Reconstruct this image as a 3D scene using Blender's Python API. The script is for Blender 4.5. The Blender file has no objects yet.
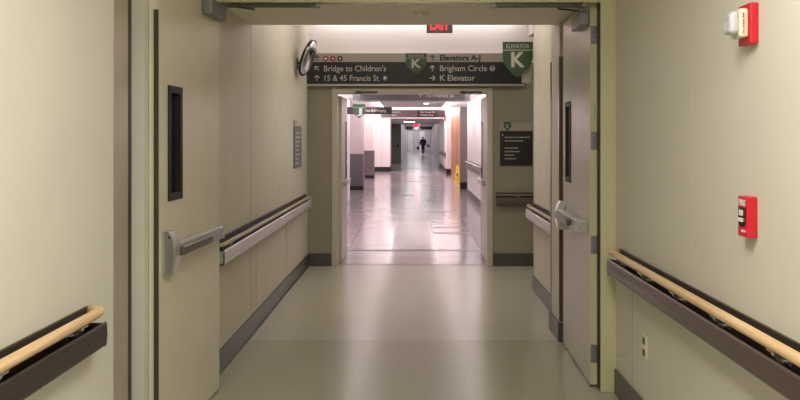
import bpy, bmesh, math, random
from mathutils import Vector, Matrix
random.seed(4)
C = bpy.context.scene.collection
PI = math.pi
F, VX, VY, H = 850.0, 413.0, 139.0, 1.5
def px(x, Y): return (x-VX)*Y/F
def pz(y, Y): return H+(VY-y)*Y/F
def P(x, y, Y): return (px(x, Y), Y, pz(y, Y))

# ------------------------------------------------------------------ materials
def lin(c):
    return tuple(((v/255.0)/12.92 if v/255.0 <= 0.04045 else ((v/255.0+0.055)/1.055)**2.4) for v in c)+(1.0,)
def mat(name, rgb, rough=0.6, metal=0.0, noise=0.0, nscale=8.0, bump=0.0, bscale=300.0, spec=0.5, emit=None, estr=0.0, coat=0.0, aniso=0, rvar=0.0):
    m = bpy.data.materials.new(name); m.use_nodes = True
    nt = m.node_tree; b = nt.nodes['Principled BSDF']
    b.inputs['Base Color'].default_value = lin(rgb)
    b.inputs['Roughness'].default_value = rough
    b.inputs['Metallic'].default_value = metal
    b.inputs['Specular IOR Level'].default_value = spec
    b.inputs['Coat Weight'].default_value = coat
    tc = nt.nodes.new('ShaderNodeTexCoord')
    if noise > 0:
        n = nt.nodes.new('ShaderNodeTexNoise'); n.inputs['Scale'].default_value = nscale; n.inputs['Detail'].default_value = 5
        nt.links.new(tc.outputs['Object'], n.inputs['Vector'])
        mr = nt.nodes.new('ShaderNodeMapRange'); mr.inputs['To Min'].default_value = 1-noise; mr.inputs['To Max'].default_value = 1+noise
        mr.inputs['From Min'].default_value = .25; mr.inputs['From Max'].default_value = .75
        nt.links.new(n.outputs['Fac'], mr.inputs['Value'])
        mx = nt.nodes.new('ShaderNodeMix'); mx.data_type = 'RGBA'; mx.blend_type = 'MULTIPLY'; mx.inputs[0].default_value = 1
        mx.inputs[6].default_value = lin(rgb)
        nt.links.new(mr.outputs[0], mx.inputs[7]); nt.links.new(mx.outputs[2], b.inputs['Base Color'])
    if bump > 0:
        n2 = nt.nodes.new('ShaderNodeTexNoise'); n2.inputs['Scale'].default_value = bscale; n2.inputs['Detail'].default_value = 3
        nt.links.new(tc.outputs['Object'], n2.inputs['Vector'])
        bp = nt.nodes.new('ShaderNodeBump'); bp.inputs['Strength'].default_value = bump; bp.inputs['Distance'].default_value = .002
        nt.links.new(n2.outputs['Fac'], bp.inputs['Height']); nt.links.new(bp.outputs[0], b.inputs['Normal'])
    if rvar > 0:
        n3 = nt.nodes.new('ShaderNodeTexNoise'); n3.inputs['Scale'].default_value = 3; n3.inputs['Detail'].default_value = 6
        nt.links.new(tc.outputs['Object'], n3.inputs['Vector'])
        m3 = nt.nodes.new('ShaderNodeMapRange'); m3.inputs['To Min'].default_value = max(.02, rough-rvar); m3.inputs['To Max'].default_value = rough+rvar
        nt.links.new(n3.outputs['Fac'], m3.inputs['Value']); nt.links.new(m3.outputs[0], b.inputs['Roughness'])
    if emit:
        b.inputs['Emission Color'].default_value = lin(emit); b.inputs['Emission Strength'].default_value = estr
    return m
M = {}
M['wall'] = mat('wall_vinyl', (216, 212, 197), .55, noise=.03, nscale=3, bump=.25, bscale=160)
M['wall2'] = mat('wall_vinyl_beige', (208, 200, 181), .5, noise=.05, nscale=4, bump=.25, bscale=160)
M['olive'] = mat('olive_frame_paint', (200, 195, 155), .35, noise=.02, nscale=5)
M['door'] = mat('door_laminate', (214, 207, 180), .32, noise=.04, nscale=6, bump=.1, bscale=200)
M['doorgrey'] = mat('door_laminate_grey', (198, 188, 172), .3, noise=.04, nscale=6)
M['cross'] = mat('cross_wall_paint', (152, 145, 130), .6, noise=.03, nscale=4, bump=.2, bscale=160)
M['white'] = mat('white_wall_paint', (238, 231, 231), .5, noise=.02, nscale=3)
M['pink'] = mat('pinkish_wall_paint', (222, 204, 206), .5, noise=.02)
M['ceil'] = mat('ceiling_paint', (238, 232, 218), .7, noise=.03, nscale=5)
M['ceilw'] = mat('white_ceiling_paint', (232, 222, 220), .7)
M['base'] = mat('vinyl_cove_base', (80, 77, 70), .35, noise=.08, nscale=12)
M['black_base'] = mat('dark_base', (38, 33, 34), .4)
M['steel'] = mat('brushed_steel', (186, 185, 180), .3, .6, noise=.06, nscale=20)
M['steeldk'] = mat('dark_brushed_steel', (112, 104, 94), .3, .7, noise=.06, nscale=20)
M['chrome'] = mat('satin_chrome', (205, 204, 200), .2, .75)
M['grey'] = mat('grey_metal_paint', (132, 130, 128), .4, .35)
M['greydk'] = mat('dark_grey_metal', (82, 80, 76), .4, .4)
M['bumpdk'] = mat('dark_toned_steel', (62, 53, 47), .38, .25, noise=.06, nscale=30)  # bumper steel with dark reflections put into its base colour
M['bumpbr'] = mat('brown_grey_bumper', (112, 96, 90), .3, .6, noise=.06, nscale=25)  # same bumper steel, brownish reflections put into the colour
M['bumplt'] = mat('light_steel_bumper', (208, 203, 200), .33, .5, noise=.05, nscale=25)  # same bumper steel, bright reflections put into the colour
M['black'] = mat('black_rubber', (14, 13, 13), .5)
M['blackgloss'] = mat('black_gloss', (20, 19, 20), .15)
M['pane'] = mat('dark_wired_glass', (10, 11, 12), .05, spec=.8)
M['signdk'] = mat('charcoal_sign_face', (27, 26, 27), .4)
M['signgrey'] = mat('grey_sign_band', (168, 160, 150), .45)
M['signmid'] = mat('mid_grey_sign', (112, 104, 106), .4)
M['signbrown'] = mat('brown_sign_face', (64, 48, 50), .4)
M['signwhite'] = mat('white_letter', (226, 222, 214), .5)
M['signltr'] = mat('grey_letter', (186, 182, 174), .5)
M['signblk'] = mat('black_letter', (26, 24, 24), .5)
M['green'] = mat('green_shield', (54, 78, 52), .4)
M['red'] = mat('fire_red_plastic', (205, 28, 44), .35)
M['reddk'] = mat('dark_red_icon', (150, 50, 44), .4)
M['blue'] = mat('blue_icon', (60, 105, 160), .4)
M['clear'] = mat('strobe_lens', (205, 205, 210), .08, coat=.6, noise=.15, nscale=60)
M['ivory'] = mat('ivory_plastic', (232, 222, 196), .35)
M['exitred'] = mat('exit_red_glow', (255, 30, 60), .4, emit=(255, 20, 50), estr=3.0)
M['lamp'] = mat('lamp_diffuser', (255, 252, 250), .4, emit=(255, 250, 248), estr=5.0)
M['yellow'] = mat('yellow_plastic', (238, 205, 40), .4)
M['seam'] = mat('wall_seam', (158, 148, 124), .6)
M['grout'] = mat('dark_tile', (84, 74, 78), .3)
M['tilemid'] = mat('mid_tile', (168, 156, 162), .16, noise=.06, nscale=25)
M['greywain'] = mat('grey_wainscot', (112, 106, 112), .45)
M['olivedk'] = mat('olive_door_far', (150, 152, 130), .4)
M['skin'] = mat('skin', (196, 150, 128), .5)
M['navy'] = mat('navy_jacket_cloth', (20, 27, 50), .8, noise=.15, nscale=30)
M['trouser'] = mat('black_trouser_cloth', (20, 20, 26), .8)
M['hair'] = mat('dark_hair', (28, 22, 20), .6)
M['bag'] = mat('grey_bag_cloth', (58, 60, 74), .7)
M['mirror'] = mat('mirror_silver', (235, 235, 235), .03, 1.0)
M['plaque'] = mat('grey_plaque', (100, 96, 90), .45)

def wood(name, c1, c2, axis_scale=(3, 60, 60), rough=.35):
    m = bpy.data.materials.new(name); m.use_nodes = True; nt = m.node_tree; b = nt.nodes['Principled BSDF']
    tc = nt.nodes.new('ShaderNodeTexCoord'); mp = nt.nodes.new('ShaderNodeMapping'); mp.inputs['Scale'].default_value = axis_scale
    n = nt.nodes.new('ShaderNodeTexNoise'); n.inputs['Scale'].default_value = 1; n.inputs['Detail'].default_value = 6
    r = nt.nodes.new('ShaderNodeValToRGB'); r.color_ramp.elements[0].position = .3; r.color_ramp.elements[1].position = .7
    r.color_ramp.elements[0].color = lin(c1); r.color_ramp.elements[1].color = lin(c2)
    nt.links.new(tc.outputs['Object'], mp.inputs[0]); nt.links.new(mp.outputs[0], n.inputs['Vector'])
    nt.links.new(n.outputs['Fac'], r.inputs[0]); nt.links.new(r.outputs[0], b.inputs['Base Color'])
    b.inputs['Roughness'].default_value = rough
    return m
M['railwood'] = wood('handrail_wood', (206, 166, 118), (236, 204, 158))
M['railgrey'] = wood('pale_grey_beige_wood', (170, 150, 122), (196, 178, 150))  # greyer, darker wood tone for the rails between the doors
M['railbrown'] = wood('brown_rail_wood', (112, 96, 78), (130, 112, 92))  # brown wood tone for the cross wall rail
M['guard'] = mat('corner_guard_steel', (196, 186, 168), .3, .55, noise=.05, nscale=2)
M['panelwood'] = wood('door_wood', (172, 108, 72), (198, 132, 92), (14, 14, 1.5))

def floor_near_mat():
    m = bpy.data.materials.new('sheet_vinyl_floor'); m.use_nodes = True; nt = m.node_tree; b = nt.nodes['Principled BSDF']
    tc = nt.nodes.new('ShaderNodeTexCoord')
    sx = nt.nodes.new('ShaderNodeSeparateXYZ'); nt.links.new(tc.outputs['Object'], sx.inputs[0])
    gt = nt.nodes.new('ShaderNodeMath'); gt.operation = 'GREATER_THAN'; gt.inputs[1].default_value = 6.34
    nt.links.new(sx.outputs[1], gt.inputs[0])
    mx = nt.nodes.new('ShaderNodeMix'); mx.data_type = 'RGBA'; mx.inputs[6].default_value = lin((172, 167, 147)); mx.inputs[7].default_value = lin((184, 178, 161))
    nt.links.new(gt.outputs[0], mx.inputs[0])
    n = nt.nodes.new('ShaderNodeTexNoise'); n.inputs['Scale'].default_value = 60; n.inputs['Detail'].default_value = 4
    nt.links.new(tc.outputs['Object'], n.inputs['Vector'])
    mr = nt.nodes.new('ShaderNodeMapRange'); mr.inputs['To Min'].default_value = .86; mr.inputs['To Max'].default_value = 1.1
    nt.links.new(n.outputs['Fac'], mr.inputs[0])
    m2 = nt.nodes.new('ShaderNodeMix'); m2.data_type = 'RGBA'; m2.blend_type = 'MULTIPLY'; m2.inputs[0].default_value = 1
    nt.links.new(mx.outputs[2], m2.inputs[6]); nt.links.new(mr.outputs[0], m2.inputs[7]); nt.links.new(m2.outputs[2], b.inputs['Base Color'])
    n3 = nt.nodes.new('ShaderNodeTexNoise'); n3.inputs['Scale'].default_value = 2.2; n3.inputs['Detail'].default_value = 4
    nt.links.new(tc.outputs['Object'], n3.inputs['Vector'])
    m3 = nt.nodes.new('ShaderNodeMapRange'); m3.inputs['To Min'].default_value = .17; m3.inputs['To Max'].default_value = .26
    nt.links.new(n3.outputs['Fac'], m3.inputs[0]); nt.links.new(m3.outputs[0], b.inputs['Roughness'])
    n4 = nt.nodes.new('ShaderNodeTexNoise'); n4.inputs['Scale'].default_value = 9; n4.inputs['Detail'].default_value = 2
    nt.links.new(tc.outputs['Object'], n4.inputs['Vector'])
    bp = nt.nodes.new('ShaderNodeBump'); bp.inputs['Strength'].default_value = .12; bp.inputs['Distance'].default_value = .004
    return m
def floor_far_mat():
    m = bpy.data.materials.new('terrazzo_tile_floor'); m.use_nodes = True; nt = m.node_tree; b = nt.nodes['Principled BSDF']
    tc = nt.nodes.new('ShaderNodeTexCoord'); mp = nt.nodes.new('ShaderNodeMapping')
    mp.inputs['Location'].default_value = (.28, 0, 0)
    nt.links.new(tc.outputs['Object'], mp.inputs[0])
    br = nt.nodes.new('ShaderNodeTexBrick'); br.offset = 0; br.inputs['Scale'].default_value = 1
    br.inputs['Brick Width'].default_value = .6; br.inputs['Row Height'].default_value = 1.2; br.inputs['Mortar Size'].default_value = .004
    br.inputs['Color1'].default_value = lin((184, 175, 180)); br.inputs['Color2'].default_value = lin((168, 160, 165)); br.inputs['Mortar'].default_value = lin((140, 128, 132))
    nt.links.new(mp.outputs[0], br.inputs[0])
    n = nt.nodes.new('ShaderNodeTexNoise'); n.inputs['Scale'].default_value = 90
    nt.links.new(tc.outputs['Object'], n.inputs['Vector'])
    mr = nt.nodes.new('ShaderNodeMapRange'); mr.inputs['To Min'].default_value = .85; mr.inputs['To Max'].default_value = 1.1
    nt.links.new(n.outputs['Fac'], mr.inputs[0])
    m2 = nt.nodes.new('ShaderNodeMix'); m2.data_type = 'RGBA'; m2.blend_type = 'MULTIPLY'; m2.inputs[0].default_value = 1
    nt.links.new(br.outputs[0], m2.inputs[6]); nt.links.new(mr.outputs[0], m2.inputs[7]); nt.links.new(m2.outputs[2], b.inputs['Base Color'])
    b.inputs['Roughness'].default_value = .14
    n4 = nt.nodes.new('ShaderNodeTexNoise'); n4.inputs['Scale'].default_value = 1.6; n4.inputs['Detail'].default_value = 3
    nt.links.new(tc.outputs['Object'], n4.inputs['Vector'])
    bp = nt.nodes.new('ShaderNodeBump'); bp.inputs['Strength'].default_value = .25; bp.inputs['Distance'].default_value = .01
    nt.links.new(n4.outputs['Fac'], bp.inputs['Height']); nt.links.new(bp.outputs[0], b.inputs['Normal'])
    return m
M['floor'] = floor_near_mat(); M['tile'] = floor_far_mat()

# ------------------------------------------------------------------ mesh builder
class MB:
    def __init__(s): s.bm = bmesh.new()
    def box(s, x0, x1, y0, y1, z0, z1, mi=0, bev=0, seg=2):
        vs = bmesh.ops.create_cube(s.bm, size=1)['verts']
        for v in vs:
            v.co = Vector(((x0+x1)/2+v.co.x*abs(x1-x0), (y0+y1)/2+v.co.y*abs(y1-y0), (z0+z1)/2+v.co.z*abs(z1-z0)))
        fs = list({f for v in vs for f in v.link_faces})
        if bev:
            es = list({e for v in vs for e in v.link_edges})
            r = bmesh.ops.bevel(s.bm, geom=es, offset=bev, segments=seg, profile=.5, affect='EDGES')
            fs = list({f for v in r['verts'] for f in v.link_faces} | {f for f in fs if f.is_valid})
        for f in fs: f.material_index = mi
        return s
    def prism(s, pts, axis, a, b, mi=0):
        # pts 2D polygon; axis 'y': pts are (x,z), extruded from y=a..b ; 'x': (y,z); 'z': (x,y)
        def co(p, t):
            return {'y': (p[0], t, p[1]), 'x': (t, p[0], p[1]), 'z': (p[0], p[1], t)}[axis]
        A = [s.bm.verts.new(co(p, a)) for p in pts]; B = [s.bm.verts.new(co(p, b)) for p in pts]
        fs = [s.bm.faces.new(A), s.bm.faces.new(B[::-1])]
        n = len(pts)
        for i in range(n): fs.append(s.bm.faces.new((A[i], B[i], B[(i+1) % n], A[(i+1) % n])))
        for f in fs: f.material_index = mi
        return s
    def tube(s, pts, r, n=12, mi=0, radii=None, caps=True):
        pts = [Vector(p) for p in pts]; rings = []
        up = None
        for i, p in enumerate(pts):
            d = (pts[min(i+1, len(pts)-1)]-pts[max(i-1, 0)]).normalized()
            if up is None:
                up = Vector((0, 0, 1)) if abs(d.z) < .9 else Vector((1, 0, 0))
            a = d.cross(up).normalized(); b2 = a.cross(d).normalized(); up = b2
            rr = radii[i] if radii else r
            rings.append([s.bm.verts.new(p+a*math.cos(2*PI*k/n)*rr+b2*math.sin(2*PI*k/n)*rr) for k in range(n)])
        for i in range(len(rings)-1):
            for k in range(n):
                f = s.bm.faces.new((rings[i][k], rings[i][(k+1) % n], rings[i+1][(k+1) % n], rings[i+1][k])); f.material_index = mi; f.smooth = True
        if caps:
            s.bm.faces.new(rings[0][::-1]).material_index = mi; s.bm.faces.new(rings[-1]).material_index = mi
        return s
    def quad(s, vs, mi=0):
        f = s.bm.faces.new([s.bm.verts.new(v) for v in vs]); f.material_index = mi; return s
    def build(s, name, mats, parent=None, loc=None, rotz=0):
        if not isinstance(mats, (list, tuple)): mats = [mats]
        bmesh.ops.recalc_face_normals(s.bm, faces=s.bm.faces)
        me = bpy.data.meshes.new(name); s.bm.to_mesh(me); s.bm.free()
        for m in mats: me.materials.append(m)
        o = bpy.data.objects.new(name, me); C.objects.link(o)
        if parent: o.parent = parent
        if loc: o.location = loc
        if rotz: o.rotation_euler = (0, 0, rotz)
        return o
def tag(o, label, cat, group=None, kind=None):
    o['label'] = label; o['category'] = cat
    if group: o['group'] = group
    if kind: o['kind'] = kind
    return o
def empty(name, loc, rotz, label, cat, group=None, kind=None):
    o = bpy.data.objects.new(name, None); C.objects.link(o); o.location = loc; o.rotation_euler = (0, 0, rotz); o.empty_display_size = .05
    return tag(o, label, cat, group, kind)
def S(name, mb, m, label, cat): return tag(mb.build(name, m), label, cat, kind='structure')
def text(body, x0, x1, z0, cap, y, m, parent, name='lettering', bold=0, center=False):
    """letters standing in local XZ plane facing -Y; fitted between x0..x1, baseline z0, cap height cap"""
    cu = bpy.data.curves.new(name, 'FONT'); cu.body = body; cu.size = 1; cu.extrude = .01; cu.offset = bold; cu.resolution_u = 3
    t = bpy.data.objects.new(name, cu); C.objects.link(t)
    dg = bpy.context.evaluated_depsgraph_get(); dg.update()
    me = bpy.data.meshes.new_from_object(t.evaluated_get(dg)); C.objects.unlink(t); bpy.data.objects.remove(t)
    xs = [v.co.x for v in me.vertices]; a, b = min(xs), max(xs)
    CAP = .69
    for v in me.vertices:
        X = x0+(v.co.x-a)/(b-a)*(x1-x0); Z = z0+v.co.y/CAP*cap; Y = y-.0006 - v.co.z*.05
        v.co = (X, Y, Z)
    me.materials.clear(); me.materials.append(m)
    o = bpy.data.objects.new(name, me); C.objects.link(o); o.parent = parent
    return o
def arrow_pts(cx, cz, L, ang, w):
    # list of polygons for an arrow pointing along ang
    d = Vector((math.cos(ang), math.sin(ang))); n = Vector((-d.y, d.x)); c = Vector((cx, cz))
    tip = c+d*L/2; tail = c-d*L/2
    polys = [[tail-n*w/2, tail+n*w/2, tip-d*w*.5+n*w/2, tip-d*w*.5-n*w/2]]
    for sg in (1, -1):
        e = tip-d*L*.45+n*sg*L*.45; dd = (tip-e).normalized(); nn = Vector((-dd.y, dd.x))
        polys.append([e-nn*w/2, e+nn*w/2, tip+nn*w/2, tip-nn*w/2])
    return polys
def arrow(cx, cz, L, ang, w, y, m, parent):
    mb = MB()
    for i, p in enumerate(arrow_pts(cx, cz, L, ang, w)): mb.prism([tuple(q) for q in p], 'y', y, y-.0015-.0002*i)
    return mb.build('arrow', m, parent)
def disc(cx, cz, r, y, th, m, parent, name, n=24):
    return MB().prism([(cx+math.cos(2*PI*k/n)*r, cz+math.sin(2*PI*k/n)*r) for k in range(n)], 'y', y, y-th).build(name, m, parent)

# ------------------------------------------------------------------ the setting
T = .3
S('floor', MB().box(-1.7, 4.3, -3.2, 10.2, -.12, 0), M['floor'], 'glossy beige sheet vinyl floor of the near corridor', 'floor')
# tiled floor with inlaid darker strips
ft = MB().box(-2.4, 4.3, 10.2, 111, -.12, 0)
def inlay(x0, x1, y, w=.16, mi=1): ft.box(x0, x1, y-w/2, y+w/2, -.01, .0012, mi)
inlay(-1.5, 1.47, 11.45, .12, 1)
for (a, b, y) in [(-1.5, -.86, 13.5), (-1.5, -.86, 14.35), (.32, .92, 13.55), (.32, .92, 14.4), (-1.5, -.86, 17.0), (-1.5, -.86, 17.8), (.32, .92, 17.5),
                  (-1.3, -.86, 20.9), (.3, .6, 20.9), (-.55, .03, 22.7), (-.86, -.3, 26), (.3, .92, 27.5), (-.3, .3, 30), (.3, .92, 34), (-.86, -.3, 37), (-.5, .3, 43), (.3, .9, 49)]:
    inlay(a, b, y, .16 if y < 19 else .3)
for (a, b, y0, y1) in [(-1.46, -.86, 15, 16.6), (-.3, .9, 31, 33), (-1.4, 0, 39, 42), (0, 1.4, 45, 48)]:
    ft.box(a, b, y0, y1, -.01, .0008, 2)
S('floor', ft, [M['tile'], M['grout'], M['tilemid']], 'glossy pinkish grey tiled floor with dark inlaid strips beyond the double doors', 'floor')
S('trim_1', MB().box(-.9, .88, 10.12, 10.26, -.005, .003, bev=.001), M['tilemid'], 'thin metal threshold strip where the beige floor meets the pinkish tiles', 'threshold')

# near section
S('wall_left', MB().box(-1.24-T, -1.24, -3.2, 3.685, 0, 2.8), M['wall'], 'pale beige wall on the left nearest the camera', 'wall')
S('wall_left', MB().box(-1.7, -1.2485, 3.95, 5.08, 0, 2.8).box(-1.7, -1.5, 3.685, 3.95, 0, 2.8), M['wall'], 'beige recess wall behind the open left door', 'wall')
S('wall_right', MB().box(1.20, 1.20+T, -3.2, 5.03, 0, 2.8), M['wall'], 'pale beige wall on the right holding the red fire alarms', 'wall')
S('wall_back', MB().box(-1.7, 1.5, -3.4, -3.2, 0, 2.8), M['wall'], 'beige wall behind the camera', 'wall')
S('ceiling', MB().box(-1.7, 1.5, -3.4, 5.03, 2.8, 2.95), M['ceilw'], 'pale ceiling over the nearest stretch of corridor', 'ceiling')
# door frame of the near pair
fr = empty('trim_2', (0, 5.03, 0), 0, 'olive beige painted steel frame around the near pair of open doors', 'door frame', kind='structure')
MB().box(-1.7, -1.215, .05, .2, 0, 2.8, bev=.004).build('jamb', M['olive'], fr)
MB().box(1.11, 1.5, 0, .09, 0, 2.8, bev=.004).build('jamb', M['olive'], fr)
MB().box(1.108, 1.1098, .004, .088, .01, 2.31).build('black_gap_strip', M['black'], fr)  # black strip on the jamb face, drawn as the gap beside the door
MB().box(-1.215, 1.11, 0, .10, 2.31, 2.8).box(-1.215, 1.11, .10, .17, 2.36, 2.8).build('frame_head', M['olive'], fr)
for a, b in ((-1.116, -.56), (.474, 1.03)):
    tk = MB().box(a, b, .03, .07, 2.287, 2.3105, bev=.003).build('closer_track', M['greydk'], fr)
    MB().box(a-.004, a+.02, .028, .072, 2.284, 2.3105, bev=.002).build('track_end_cap', M['grey'], tk)
    MB().box(b-.02, b+.004, .028, .072, 2.284, 2.3105, bev=.002).build('track_end_cap', M['grey'], tk)
# between doors
S('wall_left', MB().box(-1.245-T, -1.245, 5.23, 10.04, 0, 3.12), M['wall2'], 'beige left wall between the two sets of double doors, with the convex mirror', 'wall')
S('wall_right', MB().box(1.30, 1.5, 5.12, 6.30, 0, 2.8), M['wall2'], 'beige recess wall behind the open right door', 'wall')
S('wall_right', MB().box(1.085, 1.5, 6.30, 6.70, 0, 2.8, bev=.006), M['wall2'], 'narrow beige pier just past the right door edge', 'wall')
S('wall_right', MB().box(1.20, 1.5, 6.70, 8.45, 0, 3.12, bev=.006), M['wall2'], 'short beige right wall holding a steel bumper rail before the side passage', 'wall')
S('wall_right', MB().box(1.5, 4.3, 8.25, 8.45, 0, 3.12), M['wall2'], 'near wall of the side passage leading right', 'wall')
S('wall_right', MB().box(4.1, 4.3, 8.45, 10.04, 0, 3.12), M['wall2'], 'end wall of the side passage leading right', 'wall')
S('ceiling', MB().box(-1.245, 1.5, 5.20, 6.53, 2.376, 3.12), M['ceil'], 'low beige ceiling soffit just past the near doors', 'ceiling')
S('ceiling', MB().box(-1.5, 4.3, 6.53, 10.2, 3.12, 3.25), M['ceilw'], 'raised bright ceiling above the overhead direction sign', 'ceiling')
# cross wall with the second doorway
OX0, OX1, OZ = -.93, .91, 2.07
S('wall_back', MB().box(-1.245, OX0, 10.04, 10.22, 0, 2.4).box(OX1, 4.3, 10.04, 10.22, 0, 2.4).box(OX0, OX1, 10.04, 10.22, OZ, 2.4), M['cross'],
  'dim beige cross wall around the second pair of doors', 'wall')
S('wall_back', MB().box(-1.245, 4.3, 10.04, 10.22, 2.4, 3.12), M['ceilw'], 'bright white upper band of the cross wall above the overhead sign', 'wall')
f2 = empty('trim_3', (0, 10.04, 0), 0, 'pale grey steel frame around the far pair of open doors', 'door frame', kind='structure')
MB().box(OX0-.03, OX0+.035, -.018, .19, 0, OZ+.04, bev=.005).build('jamb', M['doorgrey'], f2)
MB().box(OX1-.035, OX1+.03, -.018, .19, 0, OZ+.04, bev=.005).build('jamb', M['doorgrey'], f2)
MB().box(OX0-.03, OX1+.03, -.016, .19, OZ-.035, OZ+.03, bev=.005).build('frame_head', M['doorgrey'], f2)
for sx in (-.68, .55): MB().box(sx, sx+.26, -.03, .02, OZ-.03, OZ-.008, bev=.003).box(sx+.02, sx+.08, -.05, -.02, OZ-.04, OZ-.004, bev=.003).build('closer_track', M['greydk'], f2)

# baseboards
def bb(name, mb, label): return S(name, mb, M['base'], label, 'baseboard')
bb('baseboard_left', MB().box(-1.245, -1.232, 5.24, 10.04, 0, .145, bev=.003).box(-1.236, -1.222, 5.24, 10.04, 0, .012), 'dark grey vinyl baseboard along the left wall between the doors')
bb('baseboard_left', MB().box(-1.24, -1.228, -3.2, 3.6, 0, .145, bev=.003), 'dark baseboard under the nearest left wall')
bb('baseboard_right', MB().box(1.188, 1.2, -3.2, 5.02, 0, .145, bev=.003), 'dark grey baseboard along the nearest right wall')
bb('baseboard_right', MB().box(1.188, 1.2, 6.71, 8.45, 0, .145, bev=.003).box(1.188, 1.5, 8.45, 8.462, 0, .145, bev=.003), 'dark grey baseboard on the short right wall before the side passage')
bb('baseboard_right', MB().box(1.073, 1.085, 6.30, 6.71, 0, .145, bev=.003).box(1.073, 1.2, 6.70, 6.712, 0, .145, bev=.002).box(1.073, 1.3, 6.288, 6.30, 0, .145, bev=.002), 'dark grey baseboard wrapped round the narrow pier by the right door')
bb('baseboard_back', MB().box(-1.232, OX0-.03, 10.026, 10.04, 0, .15, bev=.003), 'dark baseboard on the cross wall left of the far doors')
bb('baseboard_back', MB().box(OX1+.03, 4.1, 10.026, 10.04, 0, .15, bev=.003), 'dark baseboard on the cross wall right of the far doors')
# wall panel seams
S('trim_4', MB().box(-1.2465, -1.2435, 6.53, 6.535, .14, 2.376), M['seam'], 'thin vertical panel seam on the left wall nearest the low ceiling', 'seam')
S('trim_5', MB().box(-1.2465, -1.2435, 6.735, 6.741, .14, .72), M['seam'], 'thin vertical seam under the left steel bumper, nearer one', 'seam')
S('trim_6', MB().box(-1.2465, -1.2435, 8.34, 8.346, .14, .72), M['seam'], 'thin vertical seam under the left steel bumper, farther one', 'seam')
S('trim_7', MB().box(1.1988, 1.2012, 4.645, 4.650, .14, .72), M['seam'], 'thin vertical seam under the right handrail near the outlet', 'seam')
S('trim_8', MB().box(1.1996, 1.2012, 3.61, 3.613, .9, 2.8), M['wall2'], 'faint vertical seam on the right wall left of the red alarms', 'seam')

# corner guards (stainless)
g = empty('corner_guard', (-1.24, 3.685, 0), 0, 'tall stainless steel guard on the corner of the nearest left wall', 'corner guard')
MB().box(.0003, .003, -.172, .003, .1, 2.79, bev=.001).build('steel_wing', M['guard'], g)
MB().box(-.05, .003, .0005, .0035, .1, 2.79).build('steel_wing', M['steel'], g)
MB().box(-.045, .0015, .004, .055, .0, 2.79).build('painted_shadow_gap', M['bumpdk'], g)  # dark strip painting the shadow gap past the guard, not a real part
g = empty('corner_guard', (1.085, 6.3, 0), 0, 'narrow stainless corner guard on the pier past the right door', 'corner guard')
MB().box(-.003, -.0005, -.003, .05, .15, 2.11).build('steel_wing', M['steel'], g)
MB().box(-.003, .05, -.0035, -.0005, .15, 2.11).build('steel_wing', M['steeldk'], g)
MB().box(-.003, -.0005, .35, .404, .15, 2.1).build('steel_wing', M['steeldk'], g)
g = empty('corner_guard', (1.20, 8.45, 0), 0, 'slim steel corner guard at the mouth of the side passage', 'corner guard')
MB().box(-.003, -.0005, -.04, .003, .15, 2.1).build('steel_wing', M['steel'], g)
MB().box(-.003, .04, .0005, .0035, .15, 2.1).build('steel_wing', M['steel'], g)

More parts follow.
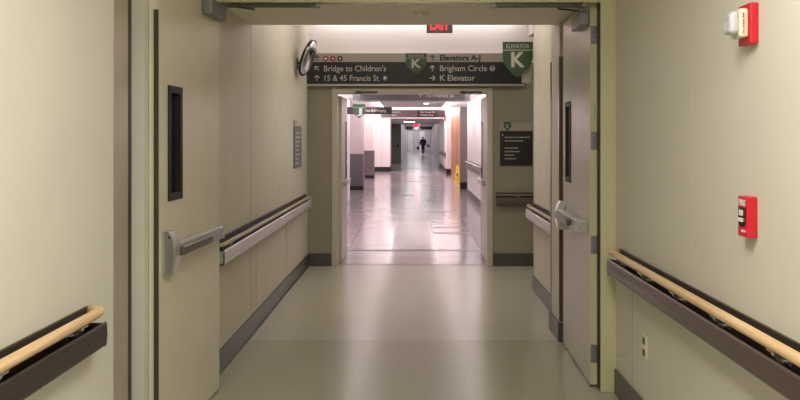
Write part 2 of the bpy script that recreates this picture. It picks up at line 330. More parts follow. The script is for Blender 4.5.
# ------------------------------------------------------------------ doors
def push_door(hx, hy, ang, label, lm, em, Z1=2.305):
    d = empty('door_1', (hx, hy, 0), ang, label, 'door', kind='structure')
    W, TH = 1.08, .045
    w0, w1, wz0, wz1 = .735, .935, 1.205, 1.755
    MB().box(0, w0, -TH, 0, .012, Z1).box(w1, W, -TH, 0, .012, Z1).box(w0, w1, -TH, 0, .012, wz0).box(w0, w1, -TH, 0, wz1, Z1).build('door_leaf', lm, d)
    MB().box(-.0012, 0, -TH+.001, -.001, .012, Z1-.002).build('hinge_edge', M['olive'], d)
    wf = MB()
    t = .028
    for (a, b, c, e) in ((w0-.008, w0+t, wz0-.008, wz1+.008), (w1-t, w1+.008, wz0-.008, wz1+.008), (w0+t, w1-t, wz0-.008, wz0+t), (w0+t, w1-t, wz1-t, wz1+.008)):
        wf.box(a, b, -TH-.006, .008, c, e, bev=.002)
    wf = wf.build('window_frame', M['black'], d)
    MB().box(w0+t, w1-t, -.028, -.020, wz0+t, wz1-t).build('pane', M['pane'], wf)
    MB().box(W-.004, W+.004, -.02, .003, .11, 2.11, bev=.001).build('edge_guard', em, d)
    MB().box(0, W, -.012, -.008, .001, .014).build('bottom_sweep', M['black'], d)
    for z in (.2, .86, 1.49, 2.13):
        h = MB().box(-.0045, -.0005, -.072, -.004, z-.055, z+.055, bev=.001)
        h.tube([(-.004, -.074, z-.058), (-.004, -.074, z+.058)], .007, 10)
        h = h.build('hinge', M['grey'], d)
        sc = MB()
        for i, zz in enumerate((-.04, -.013, .013, .04)):
            sc.box(-.0056, -.0043, -.028-.006*(i % 2), -.021-.006*(i % 2), z+zz-.0035, z+zz+.0035)
        sc.build('screw', M['greydk'], h)
    # panic bar
    p = MB().box(.10, .95, .002, .052, .922, .992, bev=.006).box(.085, .105, 0, .056, .918, .996, bev=.004)
    pb = p.build('panic_bar', M['steel'], d)
    MB().box(.42, .93, .052, .080, .932, .975, bev=.008, seg=3).build('push_pad', M['steeldk'], pb)
    MB().box(.081, .086, .012, .045, .93, .985, bev=.002).build('end_cap', M['chrome'], pb)
    # latch head case: tapering rounded housing
    prof = [(0, .85), (.045, .85), (.058, .875), (.066, .93), (.066, .99), (.052, 1.03), (.04, 1.055), (0, 1.06)]
    hc = MB().prism(prof, 'x', .945, 1.035)
    bmesh.ops.bevel(hc.bm, geom=list(hc.bm.edges), offset=.005, segments=2, affect='EDGES')
    hc = hc.build('latch_case', M['chrome'], pb)
    MB().tube([(1.034, .04, 1.03), (1.038, .04, 1.03)], .006, 10).build('key_cylinder', M['greydk'], hc)
    # closer
    c = MB().box(.04, .365, .001, .055, 2.195, 2.285, bev=.005).build('door_closer', M['grey'], d)
    MB().tube([(.13, .03, 2.284), (.13, .03, 2.294)], .013, 12).tube([(.13, .03, 2.290), (.03, .1, 2.286), (-.055, .20, 2.281)], .006, 8).build('closer_arm', M['greydk'], c)
    # latch strike on hinge edge
    MB().box(-.003, 0, -.030, -.018, 1.60, 1.70, bev=.001).build('edge_plate', M['chrome'], d)
    return d
aL = math.atan2(-1.08, -.043); aR = math.atan2(1.08, .027)
push_door(-1.157, 5.08, aL, 'beige left door leaf swung open towards the camera, with steel panic bar', M['door'], M['steeldk'])
push_door(1.073, 5.15, aR, 'greyish beige right door leaf swung away from the camera, with four hinges', M['doorgrey'], M['steeldk'], 2.345).name = 'door_2'
# far pair (opened away)
def far_door(name, hx, sgn, label):
    d = empty(name, (hx, 10.26, 0), PI/2, label, 'door', kind='structure')
    # local x -> +Y ; local y -> -X
    y0, y1 = (0, .045) if sgn > 0 else (-.045, 0)
    fy = y1 if sgn > 0 else y0     # face towards the corridor centre
    MB().box(0, .86, y0, y1, .012, 2.02, bev=.002).build('door_leaf', M['doorgrey'], d)
    e = .006*sgn
    wf = MB().box(.58, .74, min(fy, fy+e), max(fy, fy+e), .95, 1.72).build('window_frame', M['black'], d)
    MB().box(.6, .72, min(fy+e, fy+e*1.3), max(fy+e, fy+e*1.3), .97, 1.70).build('pane', M['pane'], wf)
    MB().box(.08, .8, min(fy, fy+.05*sgn), max(fy, fy+.05*sgn), .93, .99, bev=.004).build('panic_bar', M['steel'], d)
    return d
far_door('door_3', -.905, -1, 'left leaf of the far double doors, pale grey, folded back beyond the frame')
far_door('door_4', .93, 1, 'right leaf of the far double doors with a dark slit window, folded back')

# ------------------------------------------------------------------ handrails with bumpers
def handrail(loc, rot, L, label, bm_, near_cap=True, far_cap=True, nbr=3, wood_m=None, first=.25, rz=.852, rad=.019):
    r = empty('handrail', loc, rot, label, 'handrail')
    MB().box(0, L, .0005, .012, .735, .868, bev=.002).build('back_plate', M['bumpdk'], r)
    # bumper: front face with curled top lip and bottom web
    b = MB()
    prof = [(.012, .715), (.07, .715), (.08, .725), (.083, .76), (.081, .802), (.076, .81), (.070, .806), (.070, .727), (.012, .724)]
    b.prism(prof, 'x', 0, L)
    for a in ((0, .004), (L-.004, L)): b.box(a[0], a[1], .012, .078, .716, .804)
    b.build('bumper', bm_, r)
    pts = []
    ry = .066
    if near_cap: pts += [(.0, .014, rz), (.004, .04, rz), (.02, .060, rz)]
    pts += [(.05 if near_cap else .0, ry, rz)] + [(t*L, ry, rz) for t in (.25, .5, .75)] + [(L-.05 if far_cap else L, ry, rz)]
    if far_cap: pts += [(L-.02, .060, rz), (L-.004, .04, rz), (L, .014, rz)]
    MB().tube(pts, rad, 16).build('rail', wood_m or M['railwood'], r)
    for i in range(nbr):
        x = first+(L-2*first)*i/max(1, nbr-1)
        q = MB().tube([(x, .012, .80), (x, .030, .797), (x, .052, .806), (x, .064, .824), (x, .066, .834)], .0075, 8)
        q.box(x-.018, x+.018, .012, .017, .785, .815, bev=.002).box(x-.03, x+.03, .056, .076, .828, .8345, bev=.002)
        q.build('bracket', M['chrome'], r)
    return r
handrail((-1.24, 3.22, 0), -PI/2, 5.2, 'wooden handrail over a dark bumper on the nearest left wall', M['bumpdk'], True, True, 9, first=.2)
handrail((1.20, -1.6, 0), PI/2, 6.5, 'wooden handrail over a brown bumper on the right wall below the alarms', M['bumpbr'], True, True, 13, first=.16)
handrail((-1.245, 9.80, 0), -PI/2, 4.54, 'wooden handrail over a shiny steel bumper on the left wall between the doors', M['bumplt'], True, True, 7, M['railgrey'], rz=.842, rad=.013)
handrail((1.20, 6.74, 0), PI/2, 1.70, 'short wooden handrail with light steel bumper before the side passage', M['bumplt'], True, True, 3, M['railgrey'], rz=.842, rad=.013)
handrail((2.6, 10.04, 0), PI, 1.62, 'handrail with grey bumper on the cross wall below the black directory', M['bumpbr'], True, True, 3, M['railbrown'], rz=.842, rad=.013)

# ------------------------------------------------------------------ overhead sign on the cross wall
YS = 10.0
def shield(parent, cx, top, w, h, y, th, header, letter, stripe=True):
    pts = [(cx-w/2, top), (cx-w/2, top-h*.42)]
    for k in range(1, 10):
        t = k/10; pts.append((cx-w/2*(1-t**1.9), top-h*.42-h*.58*t))
    pts.append((cx, top-h))
    right = [(2*cx-p[0], p[1]) for p in pts[:-1]][::-1]
    o = MB().prism(pts+right, 'y', y, y-th).build('shield', M['green'], parent)
    if stripe: MB().box(cx-w/2, cx+w/2, y-th-.001, y-th, top-h*.245, top-h*.225).build('stripe', M['signltr'], o)
    if header: text(header, cx-w*.38, cx+w*.38, top-h*.18, h*.11, y-th, M['signltr'], o)
    text(letter, cx-w*.22, cx+w*.24, top-h*.70, h*.40, y-th, M['signltr'], o, bold=.03)
    return o
s = empty('overhead_sign', (0, YS, 0), 0, 'long black and grey overhead direction sign across the second doorway', 'sign')
Y = 9.96
MB().box(px(306.5, Y), px(524, Y), -.04, .035, pz(84, Y), pz(62, Y)).build('dark_panel', M['signdk'], s)
MB().box(px(306.5, Y), px(524, Y), -.04, .035, pz(62, Y), pz(53.3, Y)).build('grey_band', M['signgrey'], s)
MB().box(px(306.5, Y), px(524, Y), -.045, .035, pz(86, Y), pz(84, Y), bev=.002).build('bottom_rail', M['steel'], s)
def line(body, x0, x1, yb, cap, m, bold=0): text(body, px(x0, Y), px(x1, Y), pz(yb, Y), cap*Y/F, -.041, m, s, bold=bold)
line("Bridge to Children's", 324, 386, 71.2, 5.6, M['signltr'], .008)
line("15 & 45 Francis St", 324.5, 379, 80.8, 5.6, M['signltr'], .008)
line("Elevators A-J", 440, 480.5, 60.3, 5.2, M['signblk'], .032)
line("Brigham Circle", 440, 487, 71.0, 5.6, M['signltr'], .008)
line("K Elevator", 440, 475, 80.6, 5.6, M['signltr'], .014)
def arr(x, y, a, m): arrow(px(x, Y), pz(y, Y), 5.6*Y/F, a, .9*Y/F, -.041, m, s)
arr(317, 58.3, PI/2, M['signblk']); arr(317, 68.6, 3*PI/4, M['signltr']); arr(317, 78.2, PI/2, M['signltr'])
arr(432.3, 58, PI/2, M['signblk']); arr(432.3, 68.4, PI/2, M['signltr']); arr(432.3, 78, 0, M['signltr'])
for x, m, ch in ((325.7, 'reddk', 'oo'), (332.8, 'reddk', 'I'), (340, 'signblk', 'o')):
    d = disc(px(x, Y), pz(58.6, Y), 2.7*Y/F, -.041, .002, M[m], s, 'round_icon')
    hw = .8 if ch != 'oo' else 1.5
    MB().box(px(x-hw, Y), px(x+hw, Y), -.0445, -.043, pz(59.6, Y), pz(57.6, Y)).build('icon_mark', M['signwhite'], d)
d = disc(px(385, Y), pz(78.3, Y), 2.6*Y/F, -.041, .002, M['blue'], s, 'round_icon'); text('P', px(384, Y), px(386.4, Y), pz(80, Y), 3.4*Y/F, -.043, M['signwhite'], d, bold=.03)
d = disc(px(492.3, Y), pz(68.4, Y), 2.7*Y/F, -.041, .002, M['signltr'], s, 'round_icon'); text('T', px(490.7, Y), px(493.9, Y), pz(70.1, Y), 3.4*Y/F, -.043, M['signblk'], d, bold=.04)
shield(s, px(416.2, Y), pz(53.3, Y), 21*Y/F, 20.5*Y/F, -.042, .012, 'ELEVATOR', 'K')
# projecting K shield
YK = 8.62
k = empty('shield_sign', (px(532, YK), YK, 0), 0, 'large green projecting shield sign reading ELEVATOR K at right', 'sign')
sh = shield(k, px(517.6, YK)-px(532, YK), pz(42, YK), 30*YK/F, 35.5*YK/F, 0, .02, 'ELEVATOR', 'K')
MB().box(-.10, -.012, .002, .04, pz(83, YK), pz(66, YK), bev=.004).box(-.03, -.012, .002, .02, pz(66, YK), pz(44, YK)).build('wall_bracket', M['signgrey'], k)
S('trim_9', MB().box(1.19, 1.5, 8.44, 8.74, 2.55, 3.12), M['ceilw'], 'pale bulkhead above the mouth of the side passage', 'bulkhead')

# exit sign
YE = 9.5
e = empty('exit_sign', (px(439.6, YE), YE, 0), 0, 'red lit EXIT sign hanging from the raised ceiling, half hidden by the soffit', 'sign')
MB().box(-.145, .145, -.03, .03, pz(33, YE), pz(33, YE)+.2, bev=.006).build('housing', M['plaque'], e)
text('EXIT', -.105, .105, pz(33, YE)+.035, .135, -.031, M['exitred'], e, bold=.012)
MB().tube([(0, 0, pz(33, YE)+.2), (0, 0, 3.12)], .012, 10).build('stem', M['grey'], e)

# cove lamp (long linear fixture high on cross wall)
cv = empty('cove_light', (0, 9.93, 3.12), 0, 'long white linear light fixture washing the top of the cross wall', 'light')
MB().box(-1.2, 1.3, -.09, .08, -.07, 0, bev=.01).build('housing', M['ceilw'], cv)
MB().box(-1.19, 1.29, -.06, .06, -.085, -.07, bev=.004).build('diffuser', M['lamp'], cv)

# convex mirror on left wall
mr = empty('convex_mirror', (-1.245, 9.05, 2.25), 0, 'round convex safety mirror with black rim on the left wall', 'mirror')
axis = Vector((.90, -.16, -.34)).normalized()
R_ = .19; cpt = Vector((.125, .0, .115))
def lathe(axis, cpt, prof, m, name, parent, n=32):
    q = axis.to_track_quat('Z', 'Y'); mb = MB(); rings = []
    for (r, h) in prof:
        rings.append([mb.bm.verts.new(cpt+q @ Vector((math.cos(2*PI*k/n)*r, math.sin(2*PI*k/n)*r, h))) for k in range(n)])
    for i in range(len(rings)-1):
        for k in range(n):
            f = mb.bm.faces.new((rings[i][k], rings[i][(k+1) % n], rings[i+1][(k+1) % n], rings[i+1][k])); f.smooth = True
    mb.bm.faces.new(rings[0][::-1]); mb.bm.faces.new(rings[-1])
    return mb.build(name, m, parent)
lathe(axis, cpt, [(R_*math.cos(a), .05*math.sin(a)) for a in [0, .25, .5, .75, 1.0, 1.25, 1.5]], M['mirror'], 'mirror_dome', mr)
lathe(axis, cpt, [(R_*.98, -.012), (R_+.014, -.008), (R_+.016, .006), (R_, .014), (R_-.004, .010)], M['blackgloss'], 'rim', mr)
MB().tube([(.006, .10, .06), (.06, .05, .09), tuple(cpt-axis*.012)], .010, 10).box(0.0005, .008, .06, .14, 0, .12, bev=.002).build('bracket', M['greydk'], mr)

# plaque on left wall
pq = empty('wall_plaque', (-1.245, 8.85, 0), PI/2, 'grey notice plaque with rows of pale print on the left wall below the mirror', 'plaque')
MB().box(0, .56, -.012, -.0005, 1.19, 1.64, bev=.003).build('panel', M['plaque'], pq)
for i in range(8): MB().box(.06, .30+.2*random.random(), -.0145, -.012, 1.235+i*.046, 1.25+i*.046).build('print_row', M['signltr'], pq)
MB().box(.0, .22, -.010, -.0005, 1.645, 1.70, bev=.002).build('header_strip', M['signgrey'], pq)

# directory on the cross wall right
YD = 10.03
dr = empty('directory_sign', (px(500, YD), 10.04, 0), 0, 'black wall directory with a small green K shield on the cross wall', 'sign')
w = px(532.5, YD)-px(500, YD)
MB().box(0, w, -.018, -.0005, pz(165.5, YD), pz(131, YD), bev=.002).build('black_panel', M['signdk'], dr)
MB().box(0, w, -.014, -.0005, pz(131, YD), pz(123, YD), bev=.001).build('grey_header', M['signgrey'], dr)
shield(dr, px(507.5, YD)-px(500, YD), pz(122, YD), .085, .105, -.015, .006, None, 'K')
MB().prism([(.02, pz(135, YD)), (.035, pz(134, YD)+.008), (.035, pz(136, YD)-.008)], 'y', -.019, -.021).build('arrow', M['signltr'], dr)
for i, (a, l) in enumerate(((0, .27), (1, .20), (3, .15), (4, .17), (5, .1), (6, .13))):
    z = pz(137, YD)-a*.042-.01
    xx = .055; lb = MB()
    while xx < .055+l:
        ww = random.uniform(.012, .03); lb.box(xx, xx+ww, -.0195, -.018, z, z+.012); xx += ww+.006
    lb.build('print_row', M['signltr'], dr)

# fire devices on right wall
st = empty('fire_strobe', (1.20, 2.948, 0), PI/2, 'red and white fire alarm strobe high on the right wall', 'fire alarm')
MB().box(0, .11, .0005, .030, 1.832, 1.975, bev=.004).build('red_backplate', M['red'], st)
MB().box(.012, .10, .030, .062, 1.856, 1.956, bev=.008, seg=3).build('ivory_housing', M['ivory'], st)
MB().box(.016, .095, .060, .094, 1.868, 1.946, bev=.016, seg=3).build('strobe_lens', M['clear'], st)
t_ = text('FIRE', 0, .07, 0, .012, 0, M['red'], st); t_.rotation_euler = (0, -PI/2, 0); t_.location = (.0115, .052, 1.87)
ps = empty('fire_pull_station', (1.20, 2.957, 0), PI/2, 'red fire alarm pull station on the right wall above the handrail', 'fire alarm')
MB().box(0, .085, .0005, .038, 1.155, 1.298, bev=.004).build('red_housing', M['red'], ps)
# text facing -X(world) = local +y : build facing -Y then rotate PI
tt = text('FIRE', -.073, -.014, 1.266, .020, 0, M['signwhite'], ps, bold=.03); tt.rotation_euler = (0, 0, PI); tt.location = (0, .038, 0)
MB().prism([(.012, 1.258), (.012, 1.205), (.03, 1.19), (.055, 1.19), (.073, 1.205), (.073, 1.258)], 'y', .038, .041).build('black_recess', M['blackgloss'], ps)
MB().box(.024, .061, .041, .047, 1.208, 1.222, bev=.002).box(.026, .059, .041, .045, 1.230, 1.25, bev=.002).build('pull_handle', M['signwhite'], ps)
tt = text('PULL DOWN', -.05, -.012, 1.172, .008, 0, M['signwhite'], ps); tt.rotation_euler = (0, 0, PI); tt.location = (0, .038, 0)
# outlet
ou = empty('wall_outlet', (1.20, 4.35, 0), PI/2, 'ivory electrical outlet low on the right wall beneath the handrail', 'outlet')
MB().box(0, .085, .0005, .007, .37, .485, bev=.002).build('cover_plate', M['ivory'], ou)
for z in (.398, .457):
    oo = MB().box(.024, .061, .007, .010, z-.017, z+.017, bev=.0025).build('receptacle', M['greydk'], ou)
    MB().box(.034, .037, .010, .0106, z-.005, z+.008).box(.047, .050, .010, .0106, z-.005, z+.008).build('slot', M['black'], oo)

# ceiling bits on the low soffit
def sprinkler(x, y, z, label, nm='sprinkler_head'):
    r = empty(nm, (x, y, z), 0, label, 'sprinkler')
    MB().tube([(0, 0, 0), (0, 0, -.008)], .035, 20).build('escutcheon', M['chrome'], r)
    MB().tube([(0, 0, -.008), (0, 0, -.03)], .008, 10).build('stem', M['chrome'], r)
    MB().tube([(0, 0, -.03), (0, 0, -.033)], .016, 14).build('deflector', M['greydk'], r)
sprinkler(-.11, 5.36, 2.376, 'small chrome sprinkler head on the low soffit')
r = empty('smoke_detector', (.06, 5.9, 2.376), 0, 'round cream ceiling detector on the low soffit', 'detector')
MB().tube([(0, 0, 0), (0, 0, -.012)], .055, 28).build('base_plate', M['ceil'], r)
MB().tube([(0, 0, -.012), (0, 0, -.022)], .04, 28, radii=[.044, .036]).build('cap', M['ceil'], r)

# ------------------------------------------------------------------ corridor 3
def W(nm, mb, m, label, cat='wall'): return S(nm, mb, m, label, cat)
W('wall_left', MB().box(-1.9, -1.56, 10.22, 21.0, 0, 2.5), M['white'], 'white left wall just beyond the far double doors')
W('wall_left', MB().box(-2.4, -2.1, 21.0, 40, 0, 3.0), M['pink'], 'recessed pinkish white wall behind the left piers')
def pier(x1, y0, y1, label, top=2.95, m='pink'):
    o = W('wall_left', MB().box(-2.1, x1, y0, y1, 0, top, bev=.004), M[m], label)
    q = MB().box(-2.1, x1+.02, y0-.02, y1+.02, .1, 1.06, bev=.01).build('grey_wainscot', M['greywain'], o)
    MB().box(-2.1, x1+.024, y0-.024, y1+.024, 0, .12).build('base_strip', M['black_base'], o)
pier(-1.49, 25.0, 25.9, 'pinkish left pier with grey lower panel, nearer one')
pier(-1.52, 32.3, 33.2, 'pinkish left pier with grey lower panel, farther one', m='white')
o = W('wall_left', MB().box(-2.4, -1.05, 39.0, 41, 0, 2.95), M['white'], 'white wall face narrowing the corridor past the grey panelled piers')
MB().box(-2.1, -1.04, 38.97, 39.0, 0, .22).box(-1.06, -1.035, 38.97, 41, 0, .22).build('base_strip', M['black_base'], o)
MB().box(-1.42, -1.40, 38.975, 39, .22, 2.45).build('edge_strip', M['pink'], o)
W('wall_left', MB().box(-2.4, -1.6, 41, 54, 0, 3), M['white'], 'white left wall in the distance before the olive panel')
o = W('wall_left', MB().box(-2.4, -.76, 54, 54.4, 0, 2.95), M['olivedk'], 'olive grey wall panel facing down the corridor far away')
MB().box(-1.02, -.92, 53.93, 54, .98, 1.16, bev=.01).build('door_reader', M['black'], o)
W('wall_left', MB().box(-1.2, -.76, 54.4, 108, 0, 2.95), M['white'], 'farthest white left wall beyond the olive panel')
r = empty('round_plaque', (px(392.5, 53.9), 54, pz(124, 53.9)), 0, 'round reddish plaque high on the olive grey panel', 'plaque')
disc(0, 0, .17, -.002, .04, M['reddk'], r, 'rim', 28); disc(0, 0, .12, -.042, .006, M['signgrey'], r, 'face', 28)

W('wall_right', MB().box(1.47, 1.8, 10.22, 23.0, 0, 2.5), M['white'], 'white right wall beyond the far double doors with a handrail')
W('baseboard_right', MB().box(1.452, 1.47, 10.5, 23.0, 0, .16), M['black_base'], 'black baseboard on the white right wall', 'baseboard')
W('wall_right', MB().box(2.2, 2.5, 23, 25.5, 0, 2.95), M['pink'], 'recessed wall of a side opening on the right')
o = W('wall_right', MB().box(1.42, 2.5, 25.5, 26.0, 0, 2.95), mat('taupe_pier', (150, 134, 130), .5), 'taupe pier just before the wooden doors on the right')
MB().box(1.41, 2.2, 25.47, 25.5, 0, .2).build('base_strip', M['black_base'], o)
W('wall_right', MB().box(1.66, 2.5, 26.0, 36.4, 0, 2.95), M['pink'], 'wall behind the wooden doors')
def wood_door(name, y0, y1, label):
    d = empty(name, (1.66, y0, 0), PI/2, label, 'door', kind='structure')
    n = 2; L = y1-y0
    for i in range(n):
        MB().box(.02+i*L/n, (i+1)*L/n-.02, .001, .045, .02, 1.28).box(.02+i*L/n, (i+1)*L/n-.02, .001, .045, 1.30, 2.44).build('wood_panel', M['panelwood'], d)
    MB().box(0, L, .0005, .02, .0, 2.46).build('backing', M['panelwood'], d)
    MB().tube([(L/2-.1, .05, .95), (L/2-.1, .09, .95), (L/2-.1, .09, 1.25), (L/2-.1, .05, 1.25)], .012, 8).build('pull_handle', M['steel'], d)
wood_door('door_5', 26.1, 31.1, 'tall reddish brown wooden double door on the right, nearer pair')
wood_door('door_6', 31.3, 36.3, 'tall reddish brown wooden double door on the right, farther pair')
W('wall_right', MB().box(1.44, 2.5, 36.4, 46, 0, 2.95), M['white'], 'bright white right wall past the wooden doors')
W('baseboard_right', MB().box(1.43, 1.44, 36.4, 46, 0, .22).box(1.43, 1.66, 36.38, 36.4, 0, .22), M['black_base'], 'black baseboard past the wooden doors', 'baseboard')
wr = MB(); wr.prism([(1.44, 46), (2.32, 107), (2.8, 107), (2.5, 46)], 'z', 0, 2.95)
W('wall_right', wr, mat('far_grey_wall', (176, 172, 176), .3), 'farthest grey right wall lined with glossy doors')
def plain_rail(loc, rot, L, label, z=.9):
    r = empty('handrail', loc, rot, label, 'handrail')
    MB().box(0, L, .012, .06, z-.18, z-.06, bev=.006).build('bumper', M['bumpbr'], r)
    MB().tube([(0, .07, z), (L, .07, z)], .022, 10).build('rail', M['steel'], r)
    q = MB()
    MB().box(0, L, .0005, .012, z-.18, z+.02).build('back_plate', M['bumpbr'], r)
    for i in range(3):
        x = .2+(L-.4)*i/2
        MB().tube([(x, .01, z-.04), (x, .05, z-.04), (x, .07, z)], .01, 8).build('bracket', M['chrome'], r)
plain_rail((1.47, 15, 0), PI/2, 7.6, 'grey handrail on the white right wall beyond the far doors')
plain_rail((1.44, 37.4, 0), PI/2, 7.6, 'thin handrail on the distant white wall past the wooden doors')
fs = empty('fire_strobe', (1.44, 37.0, pz(117.5, 37)), PI/2, 'tiny red fire alarm high on the white wall past the wooden doors', 'fire alarm')
MB().box(0, .16, .0005, .09, -.15, .15, bev=.015).build('red_backplate', M['red'], fs)
MB().box(.02, .14, .09, .12, -.08, .08, bev=.02).build('strobe_lens', M['ivory'], fs)

# far end: glossy grey double doors
e = W('wall_back', MB().box(-1.2, 2.8, 107, 107.3, 0, 2.95), mat('far_end_wall', (150, 146, 150), .35), 'grey end wall at the very end of the corridor')
for i in range(4):
    x0 = -.70+i*.74
    d = empty('door_%d' % (7+i), (x0, 107, 0), 0, ('leftmost', 'second from left', 'third from left', 'rightmost')[i]+' tall grey door leaf closing the far end of the corridor', 'door', kind='structure')
    MB().box(.02, .70, -.05, -.001, .02, 2.5, bev=.01).build('door_leaf', mat('far_door_%d' % i, [(206, 202, 206), (178, 176, 180), (216, 212, 216), (166, 164, 168)][i], .3), d)
    MB().box(.60, .64, -.08, -.05, .9, 1.2).build('pull_handle', M['greydk'], d)

# ceilings of corridor 3
W('ceiling', MB().box(-2.4, 2.5, 10.22, 25.6, 2.45, 2.6), M['ceilw'], 'pinkish white ceiling just beyond the far double doors', 'ceiling')
W('ceiling', MB().box(-2.4, 2.5, 25.6, 38.95, 2.95, 3.1), M['ceilw'], 'raised white ceiling recess with bright cove light', 'ceiling')
W('ceiling', MB().box(-2.4, 2.8, 38.95, 54, 2.45, 3.1), M['ceilw'], 'white ceiling beam past the brown hanging sign', 'ceiling')
W('ceiling', MB().box(-2.4, 2.8, 54, 107.3, 2.72, 3.1), M['ceilw'], 'farthest white ceiling with light panels', 'ceiling')
def panel_light(x, y, z, w, l, label):
    r = empty('ceiling_light', (x, y, z), 0, label, 'light')
    MB().box(-w/2-.03, w/2+.03, -l/2-.03, l/2+.03, -.012, -.0005).build('frame', M['ceilw'], r)
    MB().box(-w/2, w/2, -l/2, l/2, -.018, -.012).build('diffuser', M['lamp'], r)
for i, (x, y) in enumerate(((-.6, 12.6), (.6, 12.6), (-.2, 19.5), (.35, 22.5))):
    panel_light(x, y, 2.45, .12, .5, ('left one of the first pair of small ceiling lights past the far double doors', 'right one of the first pair of small ceiling lights past the far double doors', 'small ceiling light past the dark grey overhead sign', 'small ceiling light past the green J shield')[i])
panel_light(-.2, 47, 2.45, .6, 1.2, 'ceiling light in the distant beam beyond the brown sign')
for i, y in enumerate((58, 68, 78, 90, 101)):
    panel_light(.4, y, 2.72, .4, 1.2, ('nearest', 'second', 'middle', 'fourth', 'farthest')[i]+' of the five light panels in the farthest ceiling')
cl = empty('cove_light', (0, 27.2, 2.95), 0, 'wide white cove light in the raised recess beyond the pinkish ceiling', 'light')
MB().box(-1.6, 1.6, -.3, .3, -.05, -.0005).build('housing', M['ceilw'], cl); MB().box(-1.55, 1.55, -.25, .25, -.06, -.05).build('diffuser', M['lamp'], cl)
cl = empty('cove_light', (0, 37.4, 2.95), 0, 'wide white cove light close to the beam past the brown sign', 'light')
MB().box(-1.4, 1.4, -.3, .3, -.05, -.0005).build('housing', M['ceilw'], cl); MB().box(-1.35, 1.35, -.25, .25, -.06, -.05).build('diffuser', M['lamp'], cl)

# signs of corridor 3
Y2 = 14.0
s2 = empty('overhead_sign', (0, Y2, 0), 0, 'dark grey overhead sign just past the far doors, mostly hidden by the frame', 'sign')
MB().box(px(353, Y2), px(470, Y2), -.03, .03, pz(100.7, Y2), 2.449).build('panel', M['signmid'], s2)
MB().box(px(353, Y2), px(470, Y2), -.033, .03, pz(102, Y2), pz(100.7, Y2)).build('bottom_rail', M['steel'], s2)
text("75 Francis St", px(426, Y2), px(454, Y2), pz(97.3, Y2), 4*Y2/F, -.031, M['signwhite'], s2, bold=.01)
arrow(px(420.5, Y2), pz(95.5, Y2), 4*Y2/F, PI/2, .7*Y2/F, -.031, M['signwhite'], s2)
YJ = 20.0
s3 = empty('shield_sign', (-1.56, YJ, 0), 0, 'green J shield with a brown imaging nameplate projecting from the left wall', 'sign')
ox = 1.56
shield(s3, px(359.2, YJ)+ox, pz(104.3, YJ), 12.5*YJ/F, 14*YJ/F, -.03, .02, None, 'J')
MB().box(.0, px(392, YJ)+ox, -.028, .028, pz(114.3, YJ), pz(107, YJ)).build('nameplate', M['signbrown'], s3)
text('Lee Bell Imaging', px(366, YJ)+ox, px(386, YJ)+ox, pz(111.8, YJ), 2.6*YJ/F, -.029, M['signwhite'], s3)
Y3 = 30.0
s4 = empty('overhead_sign', (0, Y3, 0), 0, 'hanging sign half mid grey and half brown with small white text', 'sign')
MB().box(px(381, Y3), px(417, Y3), -.04, .04, pz(117, Y3), pz(110, Y3)).build('grey_panel', M['signmid'], s4)
MB().box(px(417, Y3), px(445, Y3), -.04, .04, pz(117, Y3), pz(110, Y3)).build('brown_panel', M['signbrown'], s4)
MB().box(px(381, Y3), px(445, Y3), -.042, .042, pz(117.6, Y3), pz(117, Y3)).build('bottom_rail', M['signblk'], s4)
for x in (386, 440): MB().tube([(px(x, Y3), 0, pz(110, Y3)), (px(x, Y3), 0, 2.95)], .015, 8).build('hanger', M['grey'], s4)
def t4(b, x0, x1, yb): text(b, px(x0, Y3), px(x1, Y3), pz(yb, Y3), 1.9*Y3/F, -.041, M['signwhite'], s4, bold=.01)
t4('Elevators A', 391, 400.5, 113.0); t4('Exit A', 392, 397, 116.2); t4('Arts Center for', 420, 435, 113.0); t4('Women Care', 420, 433, 116.0)
YF = 84
for i, (a, b) in enumerate(((405.5, 412.5), (420.5, 432))):
    r = empty('hanging_sign', (px((a+b)/2, YF), YF, 0), 0, ('small black hanging sign left of the distant red exit sign', 'wider black hanging sign above the walking person')[i], 'sign')
    hw = (b-a)/2*YF/F
    MB().box(-hw, hw, -.04, .04, pz(129.5, YF), pz(126.5, YF)).build('panel', M['signdk'], r)
    for sx in (-hw*.7, hw*.7): MB().tube([(sx, 0, pz(126.6, YF)), (sx, 0, 2.72)], .02, 6).build('hanger', M['grey'], r)
YX = 60
r = empty('exit_sign', (px(416.5, YX), YX, 0), 0, 'tiny glowing red exit sign in the far distance', 'sign')
MB().box(-.18, .18, -.03, .03, pz(126, YX), pz(123, YX)+.02).build('housing', M['exitred'], r)
MB().tube([(0, 0, pz(123, YX)), (0, 0, 2.72)], .02, 6).build('stem', M['grey'], r)

# yellow wet floor sign
ws = empty('wet_floor_sign', (px(458, 29.3), 29.3, 0), math.radians(-18), 'yellow folding wet floor sign by the wooden doors', 'floor sign')
def board(sg):
    a = MB(); hw0, hw1, hh = .10, .06, .58
    t = .10*sg
    vs = [(-hw0, t, 0), (hw0, t, 0), (hw1, 0, hh), (-hw1, 0, hh)]
    top = [(x, y+.012*sg, z) for x, y, z in vs]
    A = [a.bm.verts.new(v) for v in vs]; B = [a.bm.verts.new(v) for v in top]
    a.bm.faces.new(A); a.bm.faces.new(B[::-1])
    for i in range(4): a.bm.faces.new((A[i], B[i], B[(i+1) % 4], A[(i+1) % 4]))
    return a.build('board', M['yellow'], ws)
board(-1); board(1)
MB().box(-.05, .05, -.014, .014, .572, .60, bev=.004).build('handle', M['yellow'], ws)
MB().prism([(-.035, .25), (.035, .25), (0, .32)], 'y', -.09, -.078).build('warning_mark', M['signblk'], ws)

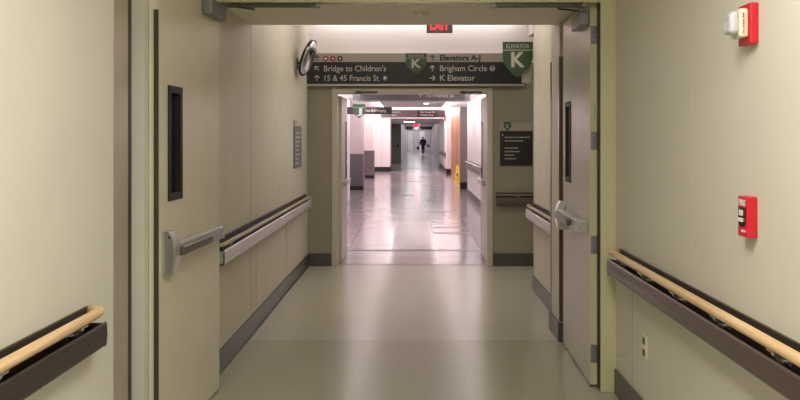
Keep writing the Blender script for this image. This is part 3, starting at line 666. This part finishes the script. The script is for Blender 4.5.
# ------------------------------------------------------------------ the walking person
def skin(name, verts, edges, radii, m, parent, root=0, lv=2):
    me = bpy.data.meshes.new(name); me.from_pydata([Vector(v) for v in verts], edges, []); me.materials.append(m)
    o = bpy.data.objects.new(name, me); C.objects.link(o)
    o.modifiers.new('skin', 'SKIN'); sv = me.skin_vertices[0].data
    for i, r_ in enumerate(radii):
        sv[i].radius = (r_, r_) if not isinstance(r_, tuple) else r_; sv[i].use_root = (i == root)
    sb = o.modifiers.new('sub', 'SUBSURF'); sb.levels = lv; sb.render_levels = lv
    dg = bpy.context.evaluated_depsgraph_get(); dg.update()
    m2 = bpy.data.meshes.new_from_object(o.evaluated_get(dg)); m2.materials.clear(); m2.materials.append(m)
    for p in m2.polygons: p.use_smooth = True
    C.objects.unlink(o); bpy.data.objects.remove(o); o2 = bpy.data.objects.new(name, m2); C.objects.link(o2)
    if parent: o2.parent = parent
    return o2
YP = 80.0
pv = [(0, 0, .90), (0, 0, 1.08), (0, .01, 1.28), (0, .01, 1.42), (0, .01, 1.50), (0, .02, 1.58), (0, .02, 1.66),
      (.08, 0, .86), (.08, .10, .48), (.075, .02, .09), (.08, .14, .035),
      (-.08, 0, .86), (-.075, -.02, .47), (-.07, -.26, .13), (-.075, -.18, .05),
      (.20, .0, 1.38), (.26, -.06, 1.12), (.27, .02, .88), (.27, .05, .80),
      (-.20, .0, 1.38), (-.26, .02, 1.12), (-.28, .10, .90), (-.28, .12, .82)]
pe = [(0, 1), (1, 2), (2, 3), (3, 4), (4, 5), (5, 6), (0, 7), (7, 8), (8, 9), (9, 10), (0, 11), (11, 12), (12, 13), (13, 14), (3, 15), (15, 16), (16, 17), (17, 18), (3, 19), (19, 20), (20, 21), (21, 22)]
pr = [.14, .13, .15, .11, .055, .085, .075, .085, .06, .04, .035, .085, .06, .04, .035, .06, .045, .035, .03, .06, .045, .035, .03]
pp = skin('person', pv, pe, pr, M['skin'], None); pp.location = (px(423, YP), YP, 0)
tag(pp, 'person in a dark navy jacket and black trousers walking away down the corridor', 'person')
jv = [(0, 0, .86), (0, 0, 1.08), (0, .01, 1.28), (0, .01, 1.42), (0, .01, 1.52)] + pv[15:18] + pv[19:22]
skin('jacket', jv, [(0, 1), (1, 2), (2, 3), (3, 4), (3, 5), (5, 6), (6, 7), (3, 8), (8, 9), (9, 10)], [.215, .20, .22, .16, .085, .09, .07, .055, .09, .07, .055], M['navy'], pp)
tv = [(0, 0, .90)] + [pv[7], pv[8], pv[9], pv[11], pv[12], pv[13]]
skin('trousers', tv, [(0, 1), (1, 2), (2, 3), (0, 4), (4, 5), (5, 6)], [.15, .10, .078, .06, .10, .078, .06], M['trouser'], pp)
for a, b in ((9, 10), (13, 14)):
    d = Vector(pv[b])-Vector(pv[a])
    skin('shoe', [Vector(pv[a])-Vector((0, 0, .02)), pv[b]], [(0, 1)], [.05, .045], M['black'], pp)
skin('hair', [(0, -.02, 1.53), (0, -.02, 1.63), (0, -.005, 1.70)], [(0, 1), (1, 2)], [.10, .12, .085], M['hair'], pp)
bg = empty('shoulder_bag', (px(423, YP)-.44, YP+.1, 0), 0, 'grey bag carried in the left hand of the walking person', 'bag')
MB().box(-.14, .12, -.08, .08, .52, .78, bev=.03, seg=3).build('bag_body', M['bag'], bg)
MB().tube([(-.06, 0, .77), (-.02, 0, .84), (.06, 0, .86), (.08, 0, .77)], .012, 8).build('strap', M['black'], bg)
bg = empty('shoulder_bag', (px(423, YP)+.47, YP-.02, 0), 0, 'dark bag slung at the right hip of the walking person', 'bag')
MB().box(-.07, .13, -.12, .12, .72, 1.0, bev=.04, seg=3).build('bag_body', M['navy'], bg)
MB().tube([(-.02, 0, .98), (-.17, .02, 1.25), (-.27, 0, 1.46)], .014, 8).build('strap', M['black'], bg)

# ------------------------------------------------------------------ lights
def area(x, y, z, sx, sy, power, col=(1, 1, 1), rot=(0, 0, 0), vis=True):
    l = bpy.data.lights.new('area', 'AREA'); l.shape = 'RECTANGLE'; l.size = sx; l.size_y = sy; l.energy = power; l.color = col
    o = bpy.data.objects.new('area_lamp', l); C.objects.link(o); o.location = (x, y, z); o.rotation_euler = rot
    return o
warm = (1.0, .975, .90); neutral = (1, .94, .84); cool = (1.0, .965, .985)
panel_light(.1, 1.6, 2.8, .6, 1.2, 'recessed ceiling light nearest the camera')
panel_light(.1, -1.4, 2.8, .6, 1.2, 'recessed ceiling light behind the camera')
area(.25, 1.7, 2.75, 1.0, 1.6, 54, warm); area(.0, -1.4, 2.75, .6, 1.2, 38, warm)
area(0.05, 9.93, 3.02, 2.4, .1, 5.5, (1, .95, .93))
area(0, 8.0, 3.08, 1.8, 1.2, 24, neutral)
for y in (13, 18, 23):
    for sg in (-1, 1): area(sg*.85, y, 2.36, .2, 4.4, 32, cool, (0, -sg*math.radians(84), 0))
for y in (28.5, 32.5, 36.5):
    for sg in (-1, 1): area(sg*.8, y, 2.80, .3, 3, 54, cool, (0, -sg*math.radians(84), 0))
area(0, 38.1, 2.55, 2.4, .2, 20, cool, (math.radians(150), 0, 0))
area(0, 46.5, 2.4, 1.8, 11, 34, cool)
for y in (60, 73, 86, 99): area(.4, y, 2.69, 1.8, 11, 62, cool)
area(.6, 103, 2.5, 2.6, .5, 60, cool, (math.radians(60), 0, 0))
area(2.8, 9.3, 3.0, 1, 1, 6, neutral)

w = bpy.data.worlds.new('world'); bpy.context.scene.world = w; w.use_nodes = True
w.node_tree.nodes['Background'].inputs[0].default_value = (.5, .48, .45, 1); w.node_tree.nodes['Background'].inputs[1].default_value = .1

# ------------------------------------------------------------------ camera
cd = bpy.data.cameras.new('camera'); cam = bpy.data.objects.new('camera', cd); C.objects.link(cam)
cam.location = (0, 0, H); cam.rotation_euler = (PI/2, 0, 0)
cd.sensor_width = 36; cd.lens = F/800*36; cd.shift_x = -(VX-400)/800; cd.shift_y = -(200-VY)/800
cd.clip_end = 300; cd.clip_start = .05
bpy.context.scene.camera = cam
sc = bpy.context.scene
sc.view_settings.view_transform = 'Standard'; sc.view_settings.look = 'None'; sc.view_settings.exposure = 0
